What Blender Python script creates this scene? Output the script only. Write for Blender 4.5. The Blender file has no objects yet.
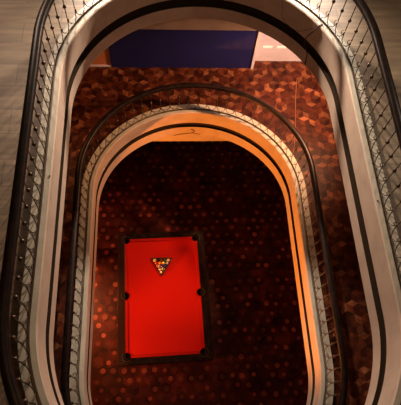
import bpy, bmesh, math, random
from math import sin, cos, pi, radians
from mathutils import Vector, Matrix
random.seed(7)
SC = bpy.context.scene
COL = SC.collection

# ------------------------------------------------------------------ dimensions
H = 3.0946                       # storey height
OPEN2 = dict(a=1.7215, L=1.4031, b=1.7154, dx=0.0, dy=0.0)          # upper stairwell opening
OPEN1 = dict(a=1.7738, L=1.4944, b=1.6517, dx=0.0256, dy=-0.012)    # lower stairwell opening

# ------------------------------------------------------------------ helpers
def link(o, parent=None):
    COL.objects.link(o)
    if parent is not None:
        o.parent = parent
    return o

def tag(o, label=None, cat=None, group=None, kind=None):
    if label: o['label'] = label
    if cat: o['category'] = cat
    if group: o['group'] = group
    if kind: o['kind'] = kind
    return o

def mesh_obj(name, bm, mats, parent=None, smooth=False):
    me = bpy.data.meshes.new(name)
    bmesh.ops.recalc_face_normals(bm, faces=bm.faces[:])
    bm.to_mesh(me); bm.free()
    if not isinstance(mats, (list, tuple)): mats = [mats]
    for m in mats: me.materials.append(m)
    if smooth:
        for p in me.polygons: p.use_smooth = True
    return link(bpy.data.objects.new(name, me), parent)

def empty(name, loc, rz=0.0):
    o = bpy.data.objects.new(name, None)
    o.location = loc; o.rotation_euler = (0, 0, rz); o.empty_display_size = .1
    return link(o)

def box(bm, c, s, rz=0.0, mi=0, bev=0.0):
    r = bmesh.ops.create_cube(bm, size=1.0)
    vs = r['verts']
    bmesh.ops.scale(bm, vec=Vector(s), verts=vs)
    if rz: bmesh.ops.rotate(bm, cent=(0, 0, 0), matrix=Matrix.Rotation(rz, 3, 'Z'), verts=vs)
    bmesh.ops.translate(bm, vec=Vector(c), verts=vs)
    fs = set(f for v in vs for f in v.link_faces)
    for f in fs: f.material_index = mi
    if bev:
        es = list(set(e for f in fs for e in f.edges))
        bmesh.ops.bevel(bm, geom=es, offset=bev, segments=2, profile=.5, affect='EDGES', clamp_overlap=True)
    return bm

def tube(bm, pts, r, n=8, closed=False, caps=True):
    pts = [Vector(p) for p in pts]
    N = len(pts); rings = []
    up = Vector((0, 0, 1)); prev = None
    for i, p in enumerate(pts):
        if closed: t = pts[(i+1) % N] - pts[i-1]
        else: t = pts[min(i+1, N-1)] - pts[max(i-1, 0)]
        t.normalize()
        if prev is None:
            ref = up if abs(t.z) < .9 else Vector((1, 0, 0))
            u = t.cross(ref).normalized()
        else:
            u = (prev - t*prev.dot(t)).normalized()
        prev = u
        w = t.cross(u).normalized()
        rr = r[i] if isinstance(r, (list, tuple)) else r
        rings.append([bm.verts.new(p + (u*cos(2*pi*k/n) + w*sin(2*pi*k/n))*rr) for k in range(n)])
    M = N if closed else N-1
    for i in range(M):
        A = rings[i]; B = rings[(i+1) % N]
        for k in range(n):
            bm.faces.new((A[k], A[(k+1) % n], B[(k+1) % n], B[k]))
    if caps and not closed:
        bm.faces.new(rings[0][::-1]); bm.faces.new(rings[-1])
    return bm

def loop_pts(o, off, seg=64, straight=14):
    """closed oval, list of (x, y, nx, ny); n points outward from the opening"""
    out = []
    def arc(t0, t1, cy):
        for i in range(seg+1):
            t = t0 + (t1-t0)*i/seg
            nx, ny = cos(t)/o['a'], sin(t)/o['b']
            l = math.hypot(nx, ny)
            out.append((o['dx']+(o['a']+off)*cos(t), o['dy']+cy+(o['b']+off)*sin(t), nx/l, ny/l))
    arc(0, pi, o['L'])
    for i in range(1, straight):
        out.append((o['dx']-(o['a']+off), o['dy']+o['L']-2*o['L']*i/straight, -1, 0))
    arc(pi, 2*pi, -o['L'])
    for i in range(1, straight):
        out.append((o['dx']+(o['a']+off), o['dy']-o['L']+2*o['L']*i/straight, 1, 0))
    return out

def sweep(bm, o, prof, z0, closed_profile=True, mi=None):
    """sweep a profile [(off,z)...] round the oval"""
    cols = [loop_pts(o, p[0]) for p in prof]
    N = len(cols[0]); V = [[bm.verts.new((c[i][0], c[i][1], z0+prof[j][1])) for i in range(N)] for j, c in enumerate(cols)]
    P = len(prof); M = P if closed_profile else P-1
    for j in range(M):
        A = V[j]; B = V[(j+1) % P]
        for i in range(N):
            f = bm.faces.new((A[i], A[(i+1) % N], B[(i+1) % N], B[i]))
            if mi: f.material_index = mi[j]
    return bm

# ------------------------------------------------------------------ materials
def mat(name, col, rough=.6, metal=0.0, noise=None, bump=None, spec=None, coat=0.0, attr=None, emis=None):
    """noise=(scale, colour2, low, high); bump=(scale, strength)"""
    m = bpy.data.materials.new(name); m.use_nodes = True
    nt = m.node_tree; nt.nodes.clear()
    out = nt.nodes.new('ShaderNodeOutputMaterial'); b = nt.nodes.new('ShaderNodeBsdfPrincipled')
    nt.links.new(b.outputs[0], out.inputs[0])
    b.inputs['Base Color'].default_value = (*col, 1); b.inputs['Roughness'].default_value = rough
    b.inputs['Metallic'].default_value = metal
    if spec is not None: b.inputs['Specular IOR Level'].default_value = spec
    if coat: b.inputs['Coat Weight'].default_value = coat; b.inputs['Coat Roughness'].default_value = .15
    tc = nt.nodes.new('ShaderNodeTexCoord')
    src = None
    if attr:
        a = nt.nodes.new('ShaderNodeAttribute'); a.attribute_name = attr; src = a.outputs['Color']
    if noise:
        n = nt.nodes.new('ShaderNodeTexNoise'); n.inputs['Scale'].default_value = noise[0]; n.inputs['Detail'].default_value = 6
        nt.links.new(tc.outputs['Object'], n.inputs['Vector'])
        r = nt.nodes.new('ShaderNodeMapRange'); r.inputs[1].default_value = noise[2]; r.inputs[2].default_value = noise[3]
        nt.links.new(n.outputs['Fac'], r.inputs[0])
        mx = nt.nodes.new('ShaderNodeMix'); mx.data_type = 'RGBA'
        nt.links.new(r.outputs[0], mx.inputs[0])
        mx.inputs[6].default_value = (*col, 1); mx.inputs[7].default_value = (*noise[1], 1)
        if src is not None:
            mx.blend_type = 'MULTIPLY'; nt.links.new(src, mx.inputs[6])
        src = mx.outputs[2]
    if src is not None: nt.links.new(src, b.inputs['Base Color'])
    if bump:
        n2 = nt.nodes.new('ShaderNodeTexNoise'); n2.inputs['Scale'].default_value = bump[0]; n2.inputs['Detail'].default_value = 5
        nt.links.new(tc.outputs['Object'], n2.inputs['Vector'])
        bp = nt.nodes.new('ShaderNodeBump'); bp.inputs['Strength'].default_value = bump[1]; bp.inputs['Distance'].default_value = .01
        nt.links.new(n2.outputs['Fac'], bp.inputs['Height']); nt.links.new(bp.outputs[0], b.inputs['Normal'])
    return m

M = {}
M['fascia'] = mat('cream_plaster', (.52, .40, .32), .6, noise=(5, (.43, .32, .25), .4, .75), bump=(60, .15))
M['curb'] = mat('pale_stone', (.46, .43, .35), .5, noise=(7, (.37, .34, .27), .35, .75), bump=(80, .15))
M['groove'] = mat('dark_brown_band', (.028, .018, .011), .9, spec=.05)
M['channel'] = mat('grey_metal_channel', (.16, .13, .10), .5, .1)
M['wood_rail'] = mat('dark_varnished_wood', (.008, .005, .004), .36, spec=.2, noise=(12, (.022, .010, .007), .4, .7))
M['iron'] = mat('bronzed_iron', (.075, .048, .032), .38, .55, noise=(30, (.13, .085, .05), .45, .7))
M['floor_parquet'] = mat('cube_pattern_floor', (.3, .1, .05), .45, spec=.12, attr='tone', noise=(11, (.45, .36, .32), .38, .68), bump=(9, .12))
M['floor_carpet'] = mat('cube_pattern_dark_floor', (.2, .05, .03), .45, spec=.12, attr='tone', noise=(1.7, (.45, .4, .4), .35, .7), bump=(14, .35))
M['dark_base'] = mat('dark_screed', (.05, .016, .010), .6)
M['ceiling'] = mat('ceiling_plaster', (.55, .48, .40), .8, noise=(3, (.48, .42, .35), .4, .7))
M['wall'] = mat('wall_plaster', (.46, .36, .28), .8, noise=(3, (.38, .30, .23), .4, .7))
M['wall_orange'] = mat('orange_lit_wall', (.50, .17, .06), .7, noise=(4, (.42, .13, .05), .4, .7))  # cream wall, the orange light on it put into the colour
M['navy'] = mat('navy_blue_paint', (.004, .006, .075), .6, noise=(3, (.003, .005, .06), .4, .7))
M['white'] = mat('white_paint', (.58, .54, .60), .5, noise=(4, (.50, .46, .52), .4, .7))
M['slot'] = mat('bright_white_vent', (.92, .90, .86), .4)
M['slotdark'] = mat('vent_shadow_grey', (.30, .27, .26), .6)
M['cloth'] = mat('red_baize', (.53, .011, .005), .9, noise=(60, (.49, .009, .004), .4, .7), spec=.1)
M['cushion'] = mat('red_cushion_baize', (.40, .009, .004), .85, noise=(60, (.36, .008, .004), .4, .7), spec=.1)
M['black_wood'] = mat('black_lacquered_wood', (.006, .004, .004), .34, spec=.08, noise=(9, (.03, .014, .010), .4, .8), bump=(25, .25))
M['brown_wood'] = mat('worn_brown_wood', (.026, .010, .006), .4, spec=.08, noise=(14, (.02, .01, .008), .4, .7))
M['pocket'] = mat('black_pocket_leather', (.002, .002, .002), .9, spec=.05)
M['pocket_rim'] = mat('dull_metal_pocket_rim', (.10, .075, .06), .5, .5)
M['rack'] = mat('dark_rack_wood', (.035, .012, .008), .4)
M['cable'] = mat('dark_cable', (.03, .02, .015), .6)
M['cord'] = mat('tan_cord', (.20, .08, .03), .6)

# upper floor: large beige tiles with thin joints; stripes of shade painted into the colour
def tile_mat():
    m = mat('beige_stone_tiles', (.4, .33, .24), .55)
    nt = m.node_tree; b = [n for n in nt.nodes if n.type == 'BSDF_PRINCIPLED'][0]; tc = [n for n in nt.nodes if n.type == 'TEX_COORD'][0]
    br = nt.nodes.new('ShaderNodeTexBrick'); br.offset = .5
    for k, v in (('Scale', 1.0), ('Mortar Size', .006), ('Mortar Smooth', .2), ('Brick Width', .9), ('Row Height', .33)): br.inputs[k].default_value = v
    br.inputs['Color1'].default_value = (.25, .185, .125, 1); br.inputs['Color2'].default_value = (.215, .16, .105, 1); br.inputs['Mortar'].default_value = (.15, .11, .075, 1)
    nt.links.new(tc.outputs['Object'], br.inputs['Vector'])
    mp = nt.nodes.new('ShaderNodeMapping'); mp.inputs['Scale'].default_value = (1.2, 9, 1)
    nt.links.new(tc.outputs['Object'], mp.inputs['Vector'])
    n = nt.nodes.new('ShaderNodeTexNoise'); n.inputs['Scale'].default_value = 1.3; n.inputs['Detail'].default_value = 5
    nt.links.new(mp.outputs[0], n.inputs['Vector'])
    r = nt.nodes.new('ShaderNodeMapRange'); r.inputs[1].default_value = .38; r.inputs[2].default_value = .68; r.inputs[3].default_value = .62; r.inputs[4].default_value = 1.1
    nt.links.new(n.outputs['Fac'], r.inputs[0])
    mx = nt.nodes.new('ShaderNodeMix'); mx.data_type = 'RGBA'; mx.blend_type = 'MULTIPLY'; mx.inputs[0].default_value = 1
    nt.links.new(br.outputs['Color'], mx.inputs[6]); nt.links.new(r.outputs[0], mx.inputs[7]); nt.links.new(mx.outputs[2], b.inputs['Base Color'])
    return m
M['tiles'] = tile_mat()

# ------------------------------------------------------------------ floors
X0, X1, Y0, Y1 = -6.0, 6.0, -5.5, 4.6
WT = .15

def inside_open(o, x, y, off):
    x -= o['dx']; y -= o['dy']
    yy = max(0.0, abs(y)-o['L'])
    return (x/(o['a']+off))**2 + (yy/(o['b']+off))**2 < 1

def cube_pattern(bm, z, size, pal, hole=None, region=(X0, Y0, X1, Y1), seed=1, rot=0.0, mi=0, round_top=0.0):
    """tumbling-block pattern: every hexagon is three rhombi of different tone"""
    rnd = random.Random(seed)
    lay = bm.loops.layers.float_color.get('tone') or bm.loops.layers.float_color.new('tone')
    w = size; h = size*math.sqrt(3)/2; R = size/math.sqrt(3)
    j = 0; y = region[1]
    while y < region[3]:
        x = region[0] + (w/2 if j % 2 else 0)
        while x < region[2]:
            ok = region[0]+R < x < region[2]-R and region[1]+R < y < region[3]-R
            if hole and inside_open(hole, x, y, .18): ok = False
            if ok:
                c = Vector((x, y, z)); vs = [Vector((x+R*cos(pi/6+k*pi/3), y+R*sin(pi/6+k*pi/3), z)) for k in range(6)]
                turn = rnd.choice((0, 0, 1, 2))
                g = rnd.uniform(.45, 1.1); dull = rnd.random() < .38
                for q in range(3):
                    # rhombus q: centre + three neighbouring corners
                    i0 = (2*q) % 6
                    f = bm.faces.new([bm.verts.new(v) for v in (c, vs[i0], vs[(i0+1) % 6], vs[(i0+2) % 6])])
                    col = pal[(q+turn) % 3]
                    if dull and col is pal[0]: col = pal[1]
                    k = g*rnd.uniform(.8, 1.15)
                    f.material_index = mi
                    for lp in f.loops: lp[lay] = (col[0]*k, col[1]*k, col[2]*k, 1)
                if round_top and rnd.random() < .8:
                    # lighter rounded flower set on the hexagon's centre
                    rr = R*round_top*rnd.uniform(.75, 1.15); jx, jy = rnd.uniform(-.02, .02), rnd.uniform(-.02, .02); g2 = rnd.choice((.35, .6, .8, 1.0, 1.3)); n = 10
                    f = bm.faces.new([bm.verts.new((x+jx+rr*cos(2*pi*k/n), y+jy+rr*sin(2*pi*k/n), z+.0012)) for k in range(n)])
                    f.material_index = mi
                    for lp in f.loops: lp[lay] = (pal[3][0]*g2, pal[3][1]*g2, pal[3][2]*g2, 1)
            x += w
        y += h; j += 1
    return bm

def slab_with_hole(bm, o, off, z_top, z_bot, x0=X0, x1=X1, y0=Y0, y1=Y1, mt=0, mb=1):
    ring = loop_pts(o, off)
    N = len(ring)
    def outer(p):
        # radial projection onto the rectangle
        cx, cy = o['dx'], o['dy']
        dx, dy = p[0]-cx, p[1]-cy
        s = min(((x1 if dx > 0 else x0)-cx)/dx if abs(dx) > 1e-6 else 1e9, ((y1 if dy > 0 else y0)-cy)/dy if abs(dy) > 1e-6 else 1e9)
        return cx+dx*s, cy+dy*s
    pts = [(p[0], p[1]) for p in ring]; out = [outer(p) for p in ring]
    def side(q):
        if abs(q[0]-x1) < 1e-5: return 0
        if abs(q[1]-y1) < 1e-5: return 1
        if abs(q[0]-x0) < 1e-5: return 2
        return 3
    corner = {(0, 1): (x1, y1), (1, 2): (x0, y1), (2, 3): (x0, y0), (3, 0): (x1, y0)}
    for z, mi in ((z_top, mt), (z_bot, mb)):
        I = [bm.verts.new((p[0], p[1], z)) for p in pts]; O = [bm.verts.new((p[0], p[1], z)) for p in out]
        for i in range(N):
            k = (i+1) % N
            f = bm.faces.new((I[i], O[i], O[k], I[k])); f.material_index = mi
            s = (side(out[i]), side(out[k]))
            if s in corner:
                f = bm.faces.new((O[i], bm.verts.new((*corner[s], z)), O[k])); f.material_index = mi
    return bm

# ground floor
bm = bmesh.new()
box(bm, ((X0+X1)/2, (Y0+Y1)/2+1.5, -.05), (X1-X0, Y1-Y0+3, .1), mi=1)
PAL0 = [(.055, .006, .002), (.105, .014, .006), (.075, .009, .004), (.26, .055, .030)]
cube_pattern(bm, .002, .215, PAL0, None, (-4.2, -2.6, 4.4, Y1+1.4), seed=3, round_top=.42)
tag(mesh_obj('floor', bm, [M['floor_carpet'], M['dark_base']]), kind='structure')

# first-floor slab
T = .30
bm = bmesh.new()
slab_with_hole(bm, OPEN1, .20, H-.07, H-.07-T, mt=1, mb=2)
PAL1 = [(.20, .068, .028), (.095, .023, .009), (.055, .012, .005)]
cube_pattern(bm, H-.068, .20, PAL1, OPEN1, (-3.6, -2.9, 4.6, Y1), seed=5)
tag(mesh_obj('floor', bm, [M['floor_parquet'], M['dark_base'], M['ceiling']]), kind='structure')

# second-floor slab
bm = bmesh.new()
slab_with_hole(bm, OPEN2, .17, 2*H-.07, 2*H-.07-T, mt=0, mb=1)
tag(mesh_obj('floor', bm, [M['tiles'], M['ceiling']]), kind='structure')

# third-floor slab (the photographer leans over its opening); its underside is the ceiling of the tiled landing
bm = bmesh.new()
slab_with_hole(bm, OPEN2, .0, 3*H-.05, 3*H-.05-T, mt=0, mb=1)
sweep(bm, OPEN2, [(0, -.05), (0, -.05-T)], 3*H, closed_profile=False)
for f in bm.faces: f.material_index = 1
tag(mesh_obj('ceiling', bm, [M['tiles'], M['ceiling']]), kind='structure')

# ------------------------------------------------------------------ fascia, curb and beams
def opening_trim(o, z0, zg, zb, gw, oe):
    bm = bmesh.new()
    # inner face with the recessed dark band; m: 0 fascia, 1 curb, 2 band, 3 channel
    prof = [(.012, 0), (0, -.014), (0, zg+gw+.005), (.045, zg+gw), (.045, zg-gw), (0, zg-gw-.005), (0, zb+.012), (.012, zb), (.24, zb), (.24, -.09),
            (oe+.01, -.075), (oe, 0.0), (.105, 0.0), (.100, -.03), (.072, -.03), (.067, 0.0)]
    mi = [0, 0, 2, 2, 2, 0, 0, 0, 0, 1, 1, 1, 3, 3, 3, 1]
    sweep(bm, o, prof, z0, True, mi)
    return bm
bm = opening_trim(OPEN2, 2*H, -.4379, -.743, .074, .172)
tag(mesh_obj('trim_1', bm, [M['fascia'], M['curb'], M['groove'], M['channel']]), kind='structure')
bm = opening_trim(OPEN1, H, -.3942, -.7342, .068, .205)
tag(mesh_obj('trim_2', bm, [M['fascia'], M['curb'], M['groove'], M['channel']]), kind='structure')
for n, z, yf in (('trim_3', 2*H, 3.160), ('trim_4', H, 3.150)):
    bm = bmesh.new(); box(bm, (0, yf+.09, z-.810), (X1-X0, .18, .40), bev=.006); box(bm, (0, yf+.20, z-.5), (X1-X0, .12, .27))
    tag(mesh_obj(n, bm, M['fascia']), kind='structure')

# ------------------------------------------------------------------ walls
bm = bmesh.new(); box(bm, (X0-WT/2, (Y0+Y1)/2+.7, 1.5*H), (WT, Y1-Y0+1.5, 3*H)); tag(mesh_obj('wall_left', bm, M['wall']), kind='structure')
bm = bmesh.new(); box(bm, (X1+WT/2, (Y0+Y1)/2+.7, 1.5*H), (WT, Y1-Y0+1.5, 3*H)); tag(mesh_obj('wall_right', bm, M['wall']), kind='structure')
bm = bmesh.new(); box(bm, (0, Y0-WT/2, 1.5*H), (X1-X0, WT, 3*H)); tag(mesh_obj('wall_near', bm, M['wall']), kind='structure')
# far wall of the ground and upper storeys
bm = bmesh.new(); box(bm, (0, Y1+1.5, H/2-.2), (X1-X0, WT, H-.4)); box(bm, (0, Y1+WT/2, 2.5*H-.2), (X1-X0, WT, H-.3))
box(bm, (0, Y1+WT/2, 1.5*H-.2), (X1-X0, WT, H-.35))
tag(mesh_obj('wall_far', bm, M['wall']), kind='structure')
# first-floor far wall: pier with orange light in its colour, navy stretch, white door in its recess
zf = H-.07
bm = bmesh.new(); box(bm, ((X0-1.535)/2, Y1-.14, zf+1.25), (-1.535-X0, .28, 2.5)); tag(mesh_obj('wall_far_pier', bm, M['wall_orange']), kind='structure')
bm = bmesh.new(); box(bm, ((X0-1.535)/2, 4.31, zf+.02), (-1.535-X0, .03, .04)); tag(mesh_obj('baseboard_far', bm, M['white']), kind='structure')
bm = bmesh.new(); box(bm, (-.14, Y1-.155, zf+1.25), (2.79, .31, 2.5)); tag(mesh_obj('wall_far_navy', bm, M['navy']), kind='structure')
bm = bmesh.new(); box(bm, (1.285, Y1-.17, zf+1.25), (.055, .34, 2.5), bev=.006); tag(mesh_obj('trim_5', bm, M['white']), kind='structure')
bm = bmesh.new(); box(bm, (2.36, Y1-.06, zf+1.25), (2.08, .11, 2.5))
door = tag(mesh_obj('door_1', bm, M['white']), kind='structure')
for k in range(5):
    x = 1.56+.29*k
    bm = bmesh.new(); box(bm, (x, Y1-.118, zf+.40), (.20, .012, .06), bev=.004); mesh_obj('vent_slot', bm, M['slot'], door)
bm = bmesh.new(); box(bm, ((3.4+X1)/2, Y1-.06, zf+1.25), (X1-3.4, .11, 2.5)); tag(mesh_obj('wall_far_right', bm, M['wall']), kind='structure')

# ------------------------------------------------------------------ railings
def perim_samples(o, off, count):
    pts = loop_pts(o, off, 200, 60); N = len(pts)
    seg = [math.dist(pts[i][:2], pts[(i+1) % N][:2]) for i in range(N)]; tot = sum(seg)
    res = []; i = 0; acc = 0.0
    for k in range(count):
        s = tot*(k+.5)/count
        while acc+seg[i] < s: acc += seg[i]; i += 1
        f = (s-acc)/seg[i]; p, q = pts[i], pts[(i+1) % N]
        res.append((p[0]+(q[0]-p[0])*f, p[1]+(q[1]-p[1])*f, math.atan2(p[3]+(q[3]-p[3])*f, p[2]+(q[2]-p[2])*f)))
    return res, tot

def make_baluster(parent, hr, half, lean):
    """local frame: x outward from the opening, y along the rail"""
    bm = bmesh.new(); r = .0060
    tube(bm, [(lean, 0, hr-.02), (lean*.9, 0, hr*.80), (lean*.5, 0, hr*.5), (0, 0, .17)], [r, r, r*1.05, r], 6)
    b = mesh_obj('baluster', bm, M['iron'], parent, True)
    bm = bmesh.new(); bmesh.ops.create_icosphere(bm, subdivisions=2, radius=.0225, matrix=Matrix.Translation((lean*.5, 0, hr*.52)) @ Matrix.Diagonal((1, 1, 1.15, 1)))
    k = mesh_obj('knob', bm, M['iron'], b, True)
    bm = bmesh.new(); bmesh.ops.create_icosphere(bm, subdivisions=1, radius=.011, matrix=Matrix.Translation((lean*.85, 0, hr*.80)))
    c = mesh_obj('collar', bm, M['iron'], b, True)
    bm = bmesh.new()
    for s in (-1, 1):
        tube(bm, [(0, 0, .15), (-.006, s*half*.10, .10), (-.02, s*half*.35, .052), (-.030, s*half*.72, .036), (-.036, s*half*.98, .0)], [.006, .006, .0055, .0052, .005], 6)
    # small curled tip that turns back up beside the rod
    tube(bm, [(-.012, half*.2, .10), (-.03, half*.28, .13), (-.035, half*.22, .165), (-.02, half*.12, .18)], .0045, 5)
    bmesh.ops.create_icosphere(bm, subdivisions=1, radius=.010, matrix=Matrix.Translation((0, 0, .175)))
    f = mesh_obj('scroll_foot', bm, M['iron'], b, True)
    return b, [k, c, f]

def railing(o, z0, hr, off, count, label, first=None):
    root = empty('railing', (o['dx'], o['dy'], z0))
    tag(root, label, 'railing', 'iron railings round the stairwell openings')
    ctr = Vector((o['dx'], o['dy'], z0))
    # handrail: rounded wooden section swept round the oval
    bm = bmesh.new(); w, h = .050, .040
    n = 12; prof = []
    for k in range(n):
        t = 2*pi*k/n; cx, sx = cos(t), sin(t)
        prof.append((off+math.copysign(abs(cx)**.75, cx)*w, hr+math.copysign(abs(sx)**.8, sx)*h))
    sweep(bm, o, prof, 0); bmesh.ops.translate(bm, vec=(-o['dx'], -o['dy'], 0), verts=bm.verts[:])
    mesh_obj('handrail', bm, M['wood_rail'], root, True)
    bm = bmesh.new()
    sweep(bm, o, [(off-.016, hr-.050), (off+.016, hr-.050), (off+.016, hr-.036), (off-.016, hr-.036)], 0)
    bmesh.ops.translate(bm, vec=(-o['dx'], -o['dy'], 0), verts=bm.verts[:])
    mesh_obj('rail_strip', bm, M['iron'], root)
    base = .120
    sp, tot = perim_samples(o, base, count)
    half = tot/count/2
    b, kids = make_baluster(root, hr, half, off-base)
    for i, (x, y, ang) in enumerate(sp):
        if i == 0: c = b
        else:
            c = b.copy(); COL.objects.link(c); c.parent = root
            for kd in kids:
                d = kd.copy(); COL.objects.link(d); d.parent = c
        c.location = (x-o['dx'], y-o['dy'], 0); c.rotation_euler = (0, 0, ang)
    return root
railing(OPEN2, 2*H, .6415, .1224, 98, 'upper oval iron railing with dark wooden handrail, round the wide opening nearest the viewer')
railing(OPEN1, H, .6114, .165, 98, 'lower oval iron railing with dark wooden handrail, directly above the pool table')

# ------------------------------------------------------------------ pool table
TC = Vector((-.570, .336, 0)); TR = .0263
tbl = empty('pool_table', TC, TR)
tag(tbl, 'large pool table with bright red cloth and black wooden rails on the dark ground floor', 'pool table')
PW, PL = 1.584, 2.524           # cloth between the wooden rails
OW, OL = 1.90, 2.80             # over the rails
ZT = .575
# slate bed with the cloth
bm = bmesh.new(); box(bm, (0, 0, .515), (PW, PL, .05)); mesh_obj('playing_surface', bm, M['cloth'], tbl)
hp = .070                       # pocket radius
pock = [(-PW/2+.025, PL/2-.025), (PW/2-.025, PL/2-.025), (-PW/2+.005, 0), (PW/2-.005, 0), (-PW/2+.025, -PL/2+.025), (PW/2-.025, -PL/2+.025)]
# six cushions with slanted noses
cw, ch = .055, .040
def cushion(p0, p1, nrm):
    p0, p1, nrm = Vector(p0), Vector(p1), Vector(nrm); t = (p1-p0).normalized()
    bm = bmesh.new(); rows = []
    for (u, z) in ((0, .540), (0, .575), (cw*.9, .570), (cw, .560), (cw*.6, .540)):
        e = u*.7
        rows.append((p0+t*e+nrm*u, p1-t*e+nrm*u, z))
    A = [bm.verts.new((r[0].x, r[0].y, r[2])) for r in rows]; B = [bm.verts.new((r[1].x, r[1].y, r[2])) for r in rows]
    for i in range(5): bm.faces.new((A[i], A[(i+1) % 5], B[(i+1) % 5], B[i]))
    bm.faces.new(A); bm.faces.new(B[::-1])
    mesh_obj('cushion', bm, M['cushion'], tbl)
g = .085
for s in (-1, 1):
    cushion((-PW/2+g, s*PL/2), (PW/2-g, s*PL/2), (0, -s))
    cushion((s*PW/2, g), (s*PW/2, PL/2-g), (-s, 0))
    cushion((s*PW/2, -PL/2+g), (s*PW/2, -g), (-s, 0))
# rails
def rail(c, s, m):
    bm = bmesh.new(); box(bm, c, s, bev=.012); return mesh_obj('rail', bm, m, tbl)
rw, re = (OW-PW)/2, (OL-PL)/2
rail((-PW/2-rw/2, 0, ZT-.05), (rw, OL, .11), M['brown_wood'])
rail((PW/2+rw/2, 0, ZT-.05), (rw, OL, .11), M['black_wood'])
rail((0, PL/2+re/2, ZT-.05), (PW, re, .11), M['black_wood'])
rail((0, -PL/2-re/2, ZT-.05), (PW, re, .11), M['black_wood'])
# apron and legs
for s in (-1, 1):
    bm = bmesh.new(); box(bm, (s*(OW/2-.07), 0, .39), (.05, OL-.14, .17), bev=.01); mesh_obj('apron', bm, M['black_wood'], tbl)
    bm = bmesh.new(); box(bm, (0, s*(OL/2-.09), .39), (OW-.19, .05, .17), bev=.01); mesh_obj('apron', bm, M['black_wood'], tbl)
for sx in (-1, 1):
    for sy in (-1, 1):
        bm = bmesh.new()
        cx, cy = sx*(OW/2-.18), sy*(OL/2-.20)
        prof = [(0.06, 0), (.075, .02), (.075, .06), (.05, .09), (.07, .22), (.085, .30), (.085, .42), (.085, .47)]
        rings = [[bm.verts.new((cx+r*cos(2*pi*k/16), cy+r*sin(2*pi*k/16), z)) for k in range(16)] for r, z in prof]
        for a, b_ in zip(rings, rings[1:]):
            for k in range(16): bm.faces.new((a[k], a[(k+1) % 16], b_[(k+1) % 16], b_[k]))
        bm.faces.new(rings[0][::-1]); bm.faces.new(rings[-1])
        mesh_obj('leg', bm, M['black_wood'], tbl, True)
# pockets: black cup and thin metal rim
for i, (x, y) in enumerate(pock):
    bm = bmesh.new(); N = 24; zt = ZT+.007
    prof = [(hp+.006, zt-.05), (hp+.006, zt), (hp-.004, zt+.001), (hp-.006, zt-.028), (0.001, zt-.034)]
    rings = [[bm.verts.new((x+r*cos(2*pi*k/N), y+r*sin(2*pi*k/N), z)) for k in range(N)] for r, z in prof]
    for a, b_ in zip(rings, rings[1:]):
        for k in range(N): bm.faces.new((a[k], a[(k+1) % N], b_[(k+1) % N], b_[k]))
    pk = mesh_obj('pocket', bm, M['pocket'], tbl, True)
    if i not in (2, 3):
        sx, sy = (1 if x > 0 else -1), (1 if y > 0 else -1)
        a0 = math.atan2(sy, sx); bm = bmesh.new()
        tube(bm, [(x+(hp+.022)*cos(a0+t), y+(hp+.022)*sin(a0+t), zt+.001) for t in [(-1.5+3.0*q/16) for q in range(17)]], .004, 6)
        mesh_obj('pocket_rim', bm, M['pocket_rim'], pk, True)
    else:
        sx = 1 if x > 0 else -1; a0 = 0 if sx > 0 else pi; bm = bmesh.new()
        tube(bm, [(x+(hp+.014)*cos(a0+t), y+(hp+.014)*sin(a0+t), zt) for t in [(-1.3+2.6*q/16) for q in range(17)]], .0035, 6)
        mesh_obj('pocket_rim', bm, M['pocket_rim'], pk, True)

# ------------------------------------------------------------------ rack and balls
ZB = .540
d = .0745; rb = d/2
RC = Vector((-.597, 1.080)); RR = TR-.03           # centre of the far row
rk = empty('triangle_rack', (RC.x, RC.y, ZB), RR)
tag(rk, 'dark wooden triangle rack lying on the far half of the red cloth, holding the balls', 'ball rack')
hw = d*5.0/math.sqrt(3)      # helper only for the outline
inn = [(-2*d-rb*1.80, rb*1.06), (2*d+rb*1.80, rb*1.06), (0, -4*d*math.sqrt(3)/2-rb*2.08)]
cen = Vector((0, (inn[0][1]*2+inn[2][1])/3))
outt = [tuple(cen+(Vector(p)-cen)*1.13) for p in inn]
def subd(tri):
    res = []
    for i in range(3):
        A, B = Vector(tri[i]), Vector(tri[(i+1) % 3])
        for t in (.05, .5, .95): res.append(A.lerp(B, t))
    return res
bm = bmesh.new(); I = subd(inn); O = subd(outt); N = len(I)
vv = {}
for nm, P_ in (('i', I), ('o', O)):
    for z in (0.002, .045): vv[nm, z] = [bm.verts.new((p[0], p[1], z)) for p in P_]
for k in range(N):
    k2 = (k+1) % N
    bm.faces.new((vv['i', .045][k], vv['i', .045][k2], vv['o', .045][k2], vv['o', .045][k]))
    bm.faces.new((vv['i', .002][k], vv['o', .002][k], vv['o', .002][k2], vv['i', .002][k2]))
    bm.faces.new((vv['i', .002][k], vv['i', .002][k2], vv['i', .045][k2], vv['i', .045][k]))
    bm.faces.new((vv['o', .002][k], vv['o', .045][k], vv['o', .045][k2], vv['o', .002][k2]))
mesh_obj('frame', bm, M['rack'], rk)

BC = {'yellow': (.85, .50, .04), 'blue': (.02, .05, .30), 'red': (.55, .02, .01), 'purple': (.10, .02, .14), 'orange': (.85, .27, .03),
      'green': (.01, .12, .04), 'maroon': (.16, .015, .015), 'black': (.006, .006, .006)}
ball_m = {k: mat('ball_'+k, v, .10, coat=.6, noise=(40, tuple(c*.95 for c in v), .4, .6)) for k, v in BC.items()}
white_m = mat('ball_white', (.88, .78, .62), .10, coat=.6, noise=(40, (.84, .74, .58), .4, .6))
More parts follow.
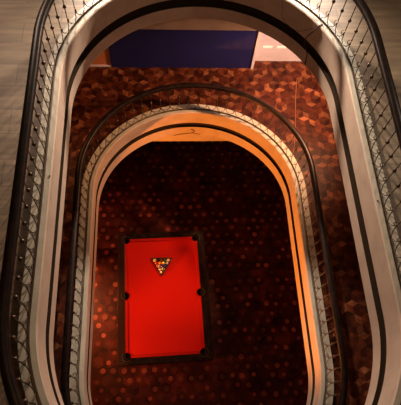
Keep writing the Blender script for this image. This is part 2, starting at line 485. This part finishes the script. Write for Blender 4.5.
# rows from the far edge of the rack to its point
rows = [[('white', 'yellow'), ('black', None), ('maroon', None), ('green', None), ('white', 'orange')],
        [('red', None), ('orange', None), ('yellow', None), ('white', 'blue')],
        [('white', 'red'), ('purple', None), ('blue', None)],
        [('white', 'purple'), ('white', 'green')],
        [('white', 'maroon')]]
rown = ['far row', 'second row', 'middle row', 'fourth row', 'front point']
first = None
for r, row in enumerate(rows):
    for c, (main, stripe) in enumerate(row):
        x = (c-(len(row)-1)/2)*d; y = -r*d*math.sqrt(3)/2
        ca, sa = cos(RR), sin(RR)
        bm = bmesh.new(); bmesh.ops.create_uvsphere(bm, u_segments=24, v_segments=16, radius=rb*.985)
        bmesh.ops.rotate(bm, cent=(0, 0, 0), matrix=Matrix.Rotation(random.uniform(.5, 1.4), 3, 'X') @ Matrix.Rotation(random.uniform(0, 3), 3, 'Z'), verts=bm.verts[:])
        ms = [white_m if main == 'white' else ball_m[main]]
        if stripe:
            ms.append(ball_m[stripe])
            ax = Vector((sin(c*1.9+r), cos(c*2.3+r), .25)).normalized()
            for f in bm.faces:
                if abs(f.calc_center_median().normalized().dot(ax)) < .42: f.material_index = 1
        o = mesh_obj('pool_ball', bm, ms, None, True)
        o.location = (RC.x+x*ca-y*sa, RC.y+x*sa+y*ca, ZB+rb)
        nm = ('white ball with %s stripe' % stripe) if stripe else 'plain %s ball' % main
        tag(o, 'glossy %s in the %s of the triangle rack' % (nm, rown[r]) if r < 4 else 'glossy %s at the %s of the triangle rack' % (nm, rown[r]), 'pool ball', 'pool balls in the triangle rack')

# ------------------------------------------------------------------ cables hanging over the edges
def on_face(o, t, z, z0, off=-.006):
    return (o['dx']+(o['a']+off)*cos(t), o['dy']+o['L']+(o['b']+off)*sin(t), z0+z)
def smooth_path(P, n=8):
    P = [Vector(p) for p in P]; Q = [P[0]]+P+[P[-1]]; out = []
    for i in range(1, len(Q)-2):
        for k in range(n):
            t = k/n; a, b, c, e = Q[i-1], Q[i], Q[i+1], Q[i+2]
            out.append(.5*((2*b)+(c-a)*t+(2*a-5*b+4*c-e)*t*t+(-a+3*b-3*c+e)*t**3))
    out.append(P[-1]); return out
F2 = lambda t, z, off=-.006: on_face(OPEN2, t, z, 2*H, off)
F1 = lambda t, z, off=-.006: on_face(OPEN1, t, z, H, off)
bm = bmesh.new()
tube(bm, smooth_path([F2(.515, .006, .05), F2(.52, .006, .01), F2(.527, -.03), F2(.56, -.18), F2(.60, -.37), F2(.535, -.55), F2(.518, -.735)]), .0065, 6)
tag(mesh_obj('cable', bm, M['cable'], None, True), 'thin dark cable hanging down the upper right inner edge of the upper opening', 'cable')
bm = bmesh.new()
tube(bm, smooth_path([F2(.90, -.02), F2(.875, -.15), F2(.86, -.28), F2(.79, -.35), F2(.70, -.34), F2(.62, -.22), F2(.55, -.06), F2(.545, -.03)]), .0022, 6)
tag(mesh_obj('wire', bm, M['cable'], None, True), 'fine dark wire sagging in a loop on the face of the upper opening, upper right', 'wire')
bm = bmesh.new()
tube(bm, smooth_path([F1(1.76, -.725), F1(1.70, -.70), F1(1.62, -.69), F1(1.55, -.66), F1(1.53, -.60), F1(1.57, -.53)]), .006, 6)
tube(bm, smooth_path([F1(1.55, -.66), F1(1.50, -.70), F1(1.46, -.70)]), .004, 6)
tag(mesh_obj('wire', bm, M['cable'], None, True), 'short curled dark wire on the orange face at the far end of the lower opening', 'wire')
bm = bmesh.new(); zf2 = H-.062
tube(bm, smooth_path([(2.19, 4.04, zf2), (2.09, 3.5, zf2), (2.02, 2.968, zf2), (1.93, 2.45, zf2), (1.84, 1.99, zf2), (1.85, 1.6, zf2)]), .006, 6)
tag(mesh_obj('cord', bm, M['cord'], None, True), 'thin tan cord lying across the patterned floor right of the lower opening', 'cord')
# small dark studs on the upper curb
studs = [((-1.736, -1.985, 2*H), 'small dark stud on the upper curb at the lower left corner'),
         ((1.757, -.268, 2*H), 'small dark stud on the upper curb along the right side'),
         ((-1.74, .076, 2*H), 'small dark stud on the upper curb along the left side')]
for (p, lb) in studs:
    p = list(p)
    bm = bmesh.new(); bmesh.ops.create_cone(bm, cap_ends=True, segments=12, radius1=.010, radius2=.007, depth=.012)
    bmesh.ops.translate(bm, vec=(0, 0, .004), verts=bm.verts[:])
    o = mesh_obj('stud', bm, M['cable']); o.location = p
    tag(o, lb, 'stud', 'small studs on the upper curb')

# ------------------------------------------------------------------ lights
def lamp(kind, name, loc, target, energy, col, size=.3, spot=None, blend=.6):
    l = bpy.data.lights.new(name, kind); l.energy = energy; l.color = col
    if kind == 'AREA': l.shape = 'DISK'; l.size = size
    else: l.shadow_soft_size = size
    if kind == 'SPOT': l.spot_size = radians(spot); l.spot_blend = blend
    o = bpy.data.objects.new(name, l); COL.objects.link(o); o.location = loc
    if target is not None:
        o.rotation_euler = (Vector(target)-Vector(loc)).to_track_quat('-Z', 'Y').to_euler()
    return o
WARM = (1, .78, .55); ORG = (1, .42, .10)
# bright lamp on the far wall of the tiled landing, beyond the far end of the upper opening
lamp('SPOT', 'landing_lamp', (.1, 4.35, 7.55), (.1, 2.2, 6.2), 1950, (1, .78, .60), .10, 100, .9)
lamp('SPOT', 'curb_fill', (-1.5, 4.35, 7.5), (-1.05, 2.75, 6.2), 420, (1, .86, .76), .08, 56, .9)  # pair of added spots, brightening the far curb strips
lamp('SPOT', 'curb_fill', (2.0, 4.2, 7.5), (1.25, 2.4, 6.2), 420, (1, .86, .76), .08, 52, .9)
lamp('SPOT', 'landing_fill', (-2.9, 3.6, 8.8), (-2.5, 2.4, 6.1), 290, (1, .72, .54), .1, 84, .8)  # pair of added fills for the landing floor, no fittings modelled
lamp('SPOT', 'landing_fill', (3.6, 1.6, 8.8), (3.0, .8, 6.1), 100, (1, .80, .60), .2, 150, .8)
# unseen overhead fill, added to light the whole stairwell
lamp('AREA', 'overhead_fill', (-1.0, -1.8, 12.8), (0, 1.2, 6), 45, (1, .54, .30), .6)
# orange lamp on the ground floor at the left, shining up across the stairwell onto the lower opening's rim
lamp('SPOT', 'orange_lamp', (-3.9, -1.5, 1.2), (1.2, 1.3, 3.30), 2900, (1, .29, .04), .08, 66, .4)
# whiter lamps beneath the upper slab, near the far door of the lower storey
lamp('SPOT', 'door_lamp', (2.7, 2.9, 5.45), (.9, 3.5, 3.1), 1050, (1, .50, .26), .10, 125, 1)
lamp('SPOT', 'door_lamp', (2.1, 3.5, 5.3), (1.7, 4.6, 3.6), 75, (1, .82, .88), .08, 120, .8)
lamp('SPOT', 'balcony_lamp', (-2.6, 3.0, 5.4), (-1.6, 3.6, 3.1), 55, (1, .42, .16), .10, 130, .8)
lamp('SPOT', 'floor_glow_fill', (-3.0, .8, 2.0), (-2.1, .3, 0), 500, (1, .42, .16), .06, 58, 1)  # added spot making the orange glow on the floor left of the table
# lamp on the ground floor at the left, raking across the table
lamp('SPOT', 'ground_lamp', (-3.3, -1.5, 2.3), (-1.0, -.5, .3), 330, (1, .42, .20), .1, 54, 1)

w = bpy.data.worlds.new('world'); SC.world = w; w.use_nodes = True
bg = w.node_tree.nodes['Background']; bg.inputs[0].default_value = (.9, .7, .5, 1); bg.inputs[1].default_value = .02

# ------------------------------------------------------------------ camera
cam = bpy.data.cameras.new('camera'); cam.sensor_fit = 'HORIZONTAL'; cam.sensor_width = 36
cam.lens = 500.089/401*36; cam.clip_start = .05
co = bpy.data.objects.new('camera', cam); COL.objects.link(co)
co.location = (-.5541, -2.5379, 10.9006); co.rotation_mode = 'XYZ'; co.rotation_euler = (.4525, -.0619, -.0452)
SC.camera = co
vs = SC.view_settings
SC.display_settings.display_device = 'sRGB'
vs.view_transform = 'Standard'; vs.look = 'None'; vs.gamma = 1; vs.use_curve_mapping = False; vs.exposure = 0
